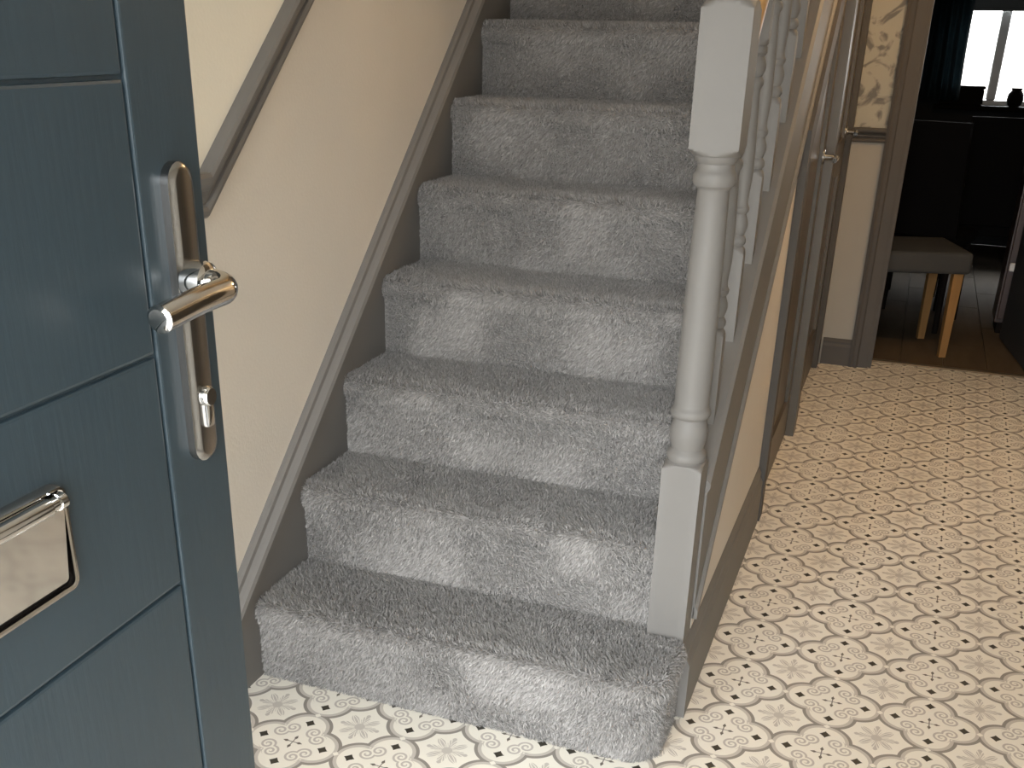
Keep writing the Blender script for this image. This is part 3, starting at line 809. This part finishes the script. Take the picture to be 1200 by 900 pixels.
obj('roller', tube(NB(), [(WX0 - 0.03, WY - 0.03, 2.085), (WX1 + 0.03, WY - 0.03, 2.085)], 0.025, 16), M['blind_grey'], bl, smooth=True)
obj('bottom_bar', box(NB(), WX0 - 0.02, WX1 + 0.02, WY - 0.030, WY - 0.016, 1.552, 1.572, 0.003), M['blind_grey'], bl)
# curtain with real folds
def curtain(x0, x1, y, z0, z1, folds, label):
    t = empty('curtain', ((x0 + x1)/2, y, z0), label, 'curtain')
    bm = NB(); nx, nz = 60, 10; grid = []
    for i_ in range(nx + 1):
        f = i_ / nx; col = []
        for j_ in range(nz + 1):
            g_ = j_ / nz
            wob = math.sin(f*folds*2*PI + 0.5*math.sin(g_*3)) * (0.030 - 0.008*g_)
            col.append(bm.verts.new((x0 + (x1 - x0)*f + 0.01*math.sin(g_*4 + f*3), y + wob, z0 + (z1 - z0)*g_)))
        grid.append(col)
    for i_ in range(nx):
        for j_ in range(nz): bm.faces.new((grid[i_][j_], grid[i_+1][j_], grid[i_+1][j_+1], grid[i_][j_+1]))
    bmesh.ops.solidify(bm, geom=bm.faces[:], thickness=0.003)
    obj('cloth', bm, M['teal_fabric'], t, smooth=True)
    obj('curtain_rail', tube(NB(), [(x0 - 0.05, y, z1 + 0.01), (x1 + 0.05, y, z1 + 0.01)], 0.012, 12), M['dark_wood'], t, smooth=True)
curtain(1.12, 1.425, 6.82, 0.99, 2.15, 4, 'teal curtain hanging left of the bright window')
# things on the window sill, seen as silhouettes
t = empty('storage_box', (1.50, 6.93, WZ0), 'long dark box on the window sill left of the white mullion', 'box')
obj('box_body', box(NB(), 1.30, 1.585, 6.875, 6.985, WZ0, WZ0 + 0.105, 0.008), M['dark_wood'], t)
obj('lid', box(NB(), 1.295, 1.59, 6.87, 6.99, WZ0 + 0.105, WZ0 + 0.125, 0.005), M['dark_wood'], t)
t = empty('vase', (1.79, 6.93, WZ0), 'squat dark vase on the window sill right of the white mullion', 'vase')
bm = NB(); tube(bm, [(1.79, 6.93, WZ0 + z_) for z_ in (0, 0.01, 0.04, 0.08, 0.105, 0.12)], [0.030, 0.042, 0.055, 0.05, 0.032, 0.038], 20)
obj('vase_body', bm, M['dark_wood'], t, smooth=True)

# dining seat with oak legs
ang = math.radians(17)
su = Vector((math.cos(ang), math.sin(ang), 0)); sv = Vector((-math.sin(ang), math.cos(ang), 0))
K = Vector((1.545, 3.585, 0))                       # near right corner
Q = lambda a_, b_, z_: K - su*a_ + sv*b_ + Vector((0, 0, z_))
def qbox(a0, a1, b0, b1, z0, z1, bev=0.0, seg=3, taper=0.0):
    b2 = NB(); box(b2, a0, a1, b0, b1, z0, z1, bev, seg)
    for v in b2.verts: v.co = Q(v.co.x, v.co.y, v.co.z)
    return b2
st = empty('dining_stool', Q(0.2, 0.2, 0), 'grey upholstered seat on light oak legs inside the dark doorway', 'stool')
obj('seat', qbox(0, 0.46, 0, 0.43, 0.395, 0.495, 0.022), M['seat_grey'], st, smooth=True)
for a_, b_ in ((0.045, 0.045), (0.415, 0.045), (0.045, 0.385), (0.415, 0.385)):
    b2 = NB()
    w0, w1 = 0.016, 0.022
    vs_ = [b2.verts.new(Q(a_ + sx*w0, b_ + sy*w0, 0.0)) for sx, sy in ((-1,-1),(1,-1),(1,1),(-1,1))] + [b2.verts.new(Q(a_ + sx*w1, b_ + sy*w1, 0.40)) for sx, sy in ((-1,-1),(1,-1),(1,1),(-1,1))]
    for f in ((0,3,2,1),(4,5,6,7),(0,1,5,4),(1,2,6,5),(2,3,7,6),(3,0,4,7)): b2.faces.new([vs_[k] for k in f])
    obj('leg', b2, M['oak_leg'], st)

def dark_chair(x, y, rz, label):
    c_ = Matrix.Translation((x, y, 0)) @ Matrix.Rotation(rz, 4, 'Z')
    t = empty('dining_chair', (x, y, 0), label, 'chair', 'dark chairs around the table in the dark room')
    def put(name, bm, mat, **k):
        bm.transform(c_); return obj(name, bm, mat, t, **k)
    put('seat', box(NB(), -0.22, 0.22, -0.22, 0.22, 0.42, 0.48, 0.02, 2), M['black_fabric'], smooth=True)
    bm = NB(); prism(bm, [(-0.21, -0.19, 0.48), (0.21, -0.19, 0.48), (0.20, -0.27, 1.02), (-0.20, -0.27, 1.02)], (0, -0.04, 0)); put('backrest', bm, M['black_fabric'])
    for sx in (-1, 1):
        for sy in (-1, 1): put('leg', tube(NB(), [(sx*0.19, sy*0.19, 0), (sx*0.185, sy*0.185, 0.43)], [0.014, 0.019], 8), M['dark_wood'], smooth=True)
dark_chair(1.32, 4.30, -0.25, 'dark high-backed chair standing behind the grey upholstered seat')
dark_chair(1.64, 4.80, 0.05, 'dark high-backed chair between the grey seat and the window')
tb = empty('dining_table', (1.75, 5.55, 0), 'dark wooden table in the dark room below the window', 'table')
obj('tabletop', box(NB(), 1.1, 2.5, 5.02, 6.2, 0.73, 0.765, 0.006), M['dark_wood'], tb)
for x_ in (1.17, 2.43):
    for y_ in (5.10, 6.12): obj('leg', box(NB(), x_ - 0.035, x_ + 0.035, y_ - 0.035, y_ + 0.035, 0, 0.73), M['dark_wood'], tb)
# reddish cabinet and the inner door leaf
cb = empty('wooden_cabinet', (1.91, 4.32, 0), 'reddish brown wooden cabinet with a pale handle behind the dark room\'s door', 'cabinet')
obj('body', box(NB(), 1.735, 2.10, 4.20, 4.44, 0.06, 0.92), M['red_wood'], cb)
obj('plinth', box(NB(), 1.75, 2.09, 4.22, 4.43, 0.0, 0.06), M['dark_wood'], cb)
obj('top', box(NB(), 1.725, 2.11, 4.19, 4.45, 0.92, 0.95, 0.004), M['red_wood'], cb)
dr = obj('door', box(NB(), 1.742, 2.093, 4.184, 4.20, 0.08, 0.90, 0.003), M['red_wood'], cb)
obj('handle', box(NB(), 1.748, 1.80, 4.162, 4.184, 0.325, 0.365, 0.004), M['upvc'], dr, 'white handle')
d4 = empty('door_4', (1.895, 3.40, 0), 'dark slate door leaf standing open into the dark room', kind='structure')
b2 = box(NB(), -0.04, 0.0, 0.0, 0.70, 0.01, 2.0)
b2.transform(Matrix.Translation((1.895, 3.40, 0)) @ Matrix.Rotation(math.radians(7.5), 4, 'Z'))
obj('leaf', b2, M['slate_door'], d4)
b2 = tube(NB(), [(-0.04, 0.64, 1.02), (-0.08, 0.64, 1.02), (-0.085, 0.62, 1.02), (-0.085, 0.53, 1.02)], 0.009, 10)
b2.transform(Matrix.Translation((1.895, 3.40, 0)) @ Matrix.Rotation(math.radians(7.5), 4, 'Z'))
obj('door_handle', b2, M['chrome'], d4, smooth=True)
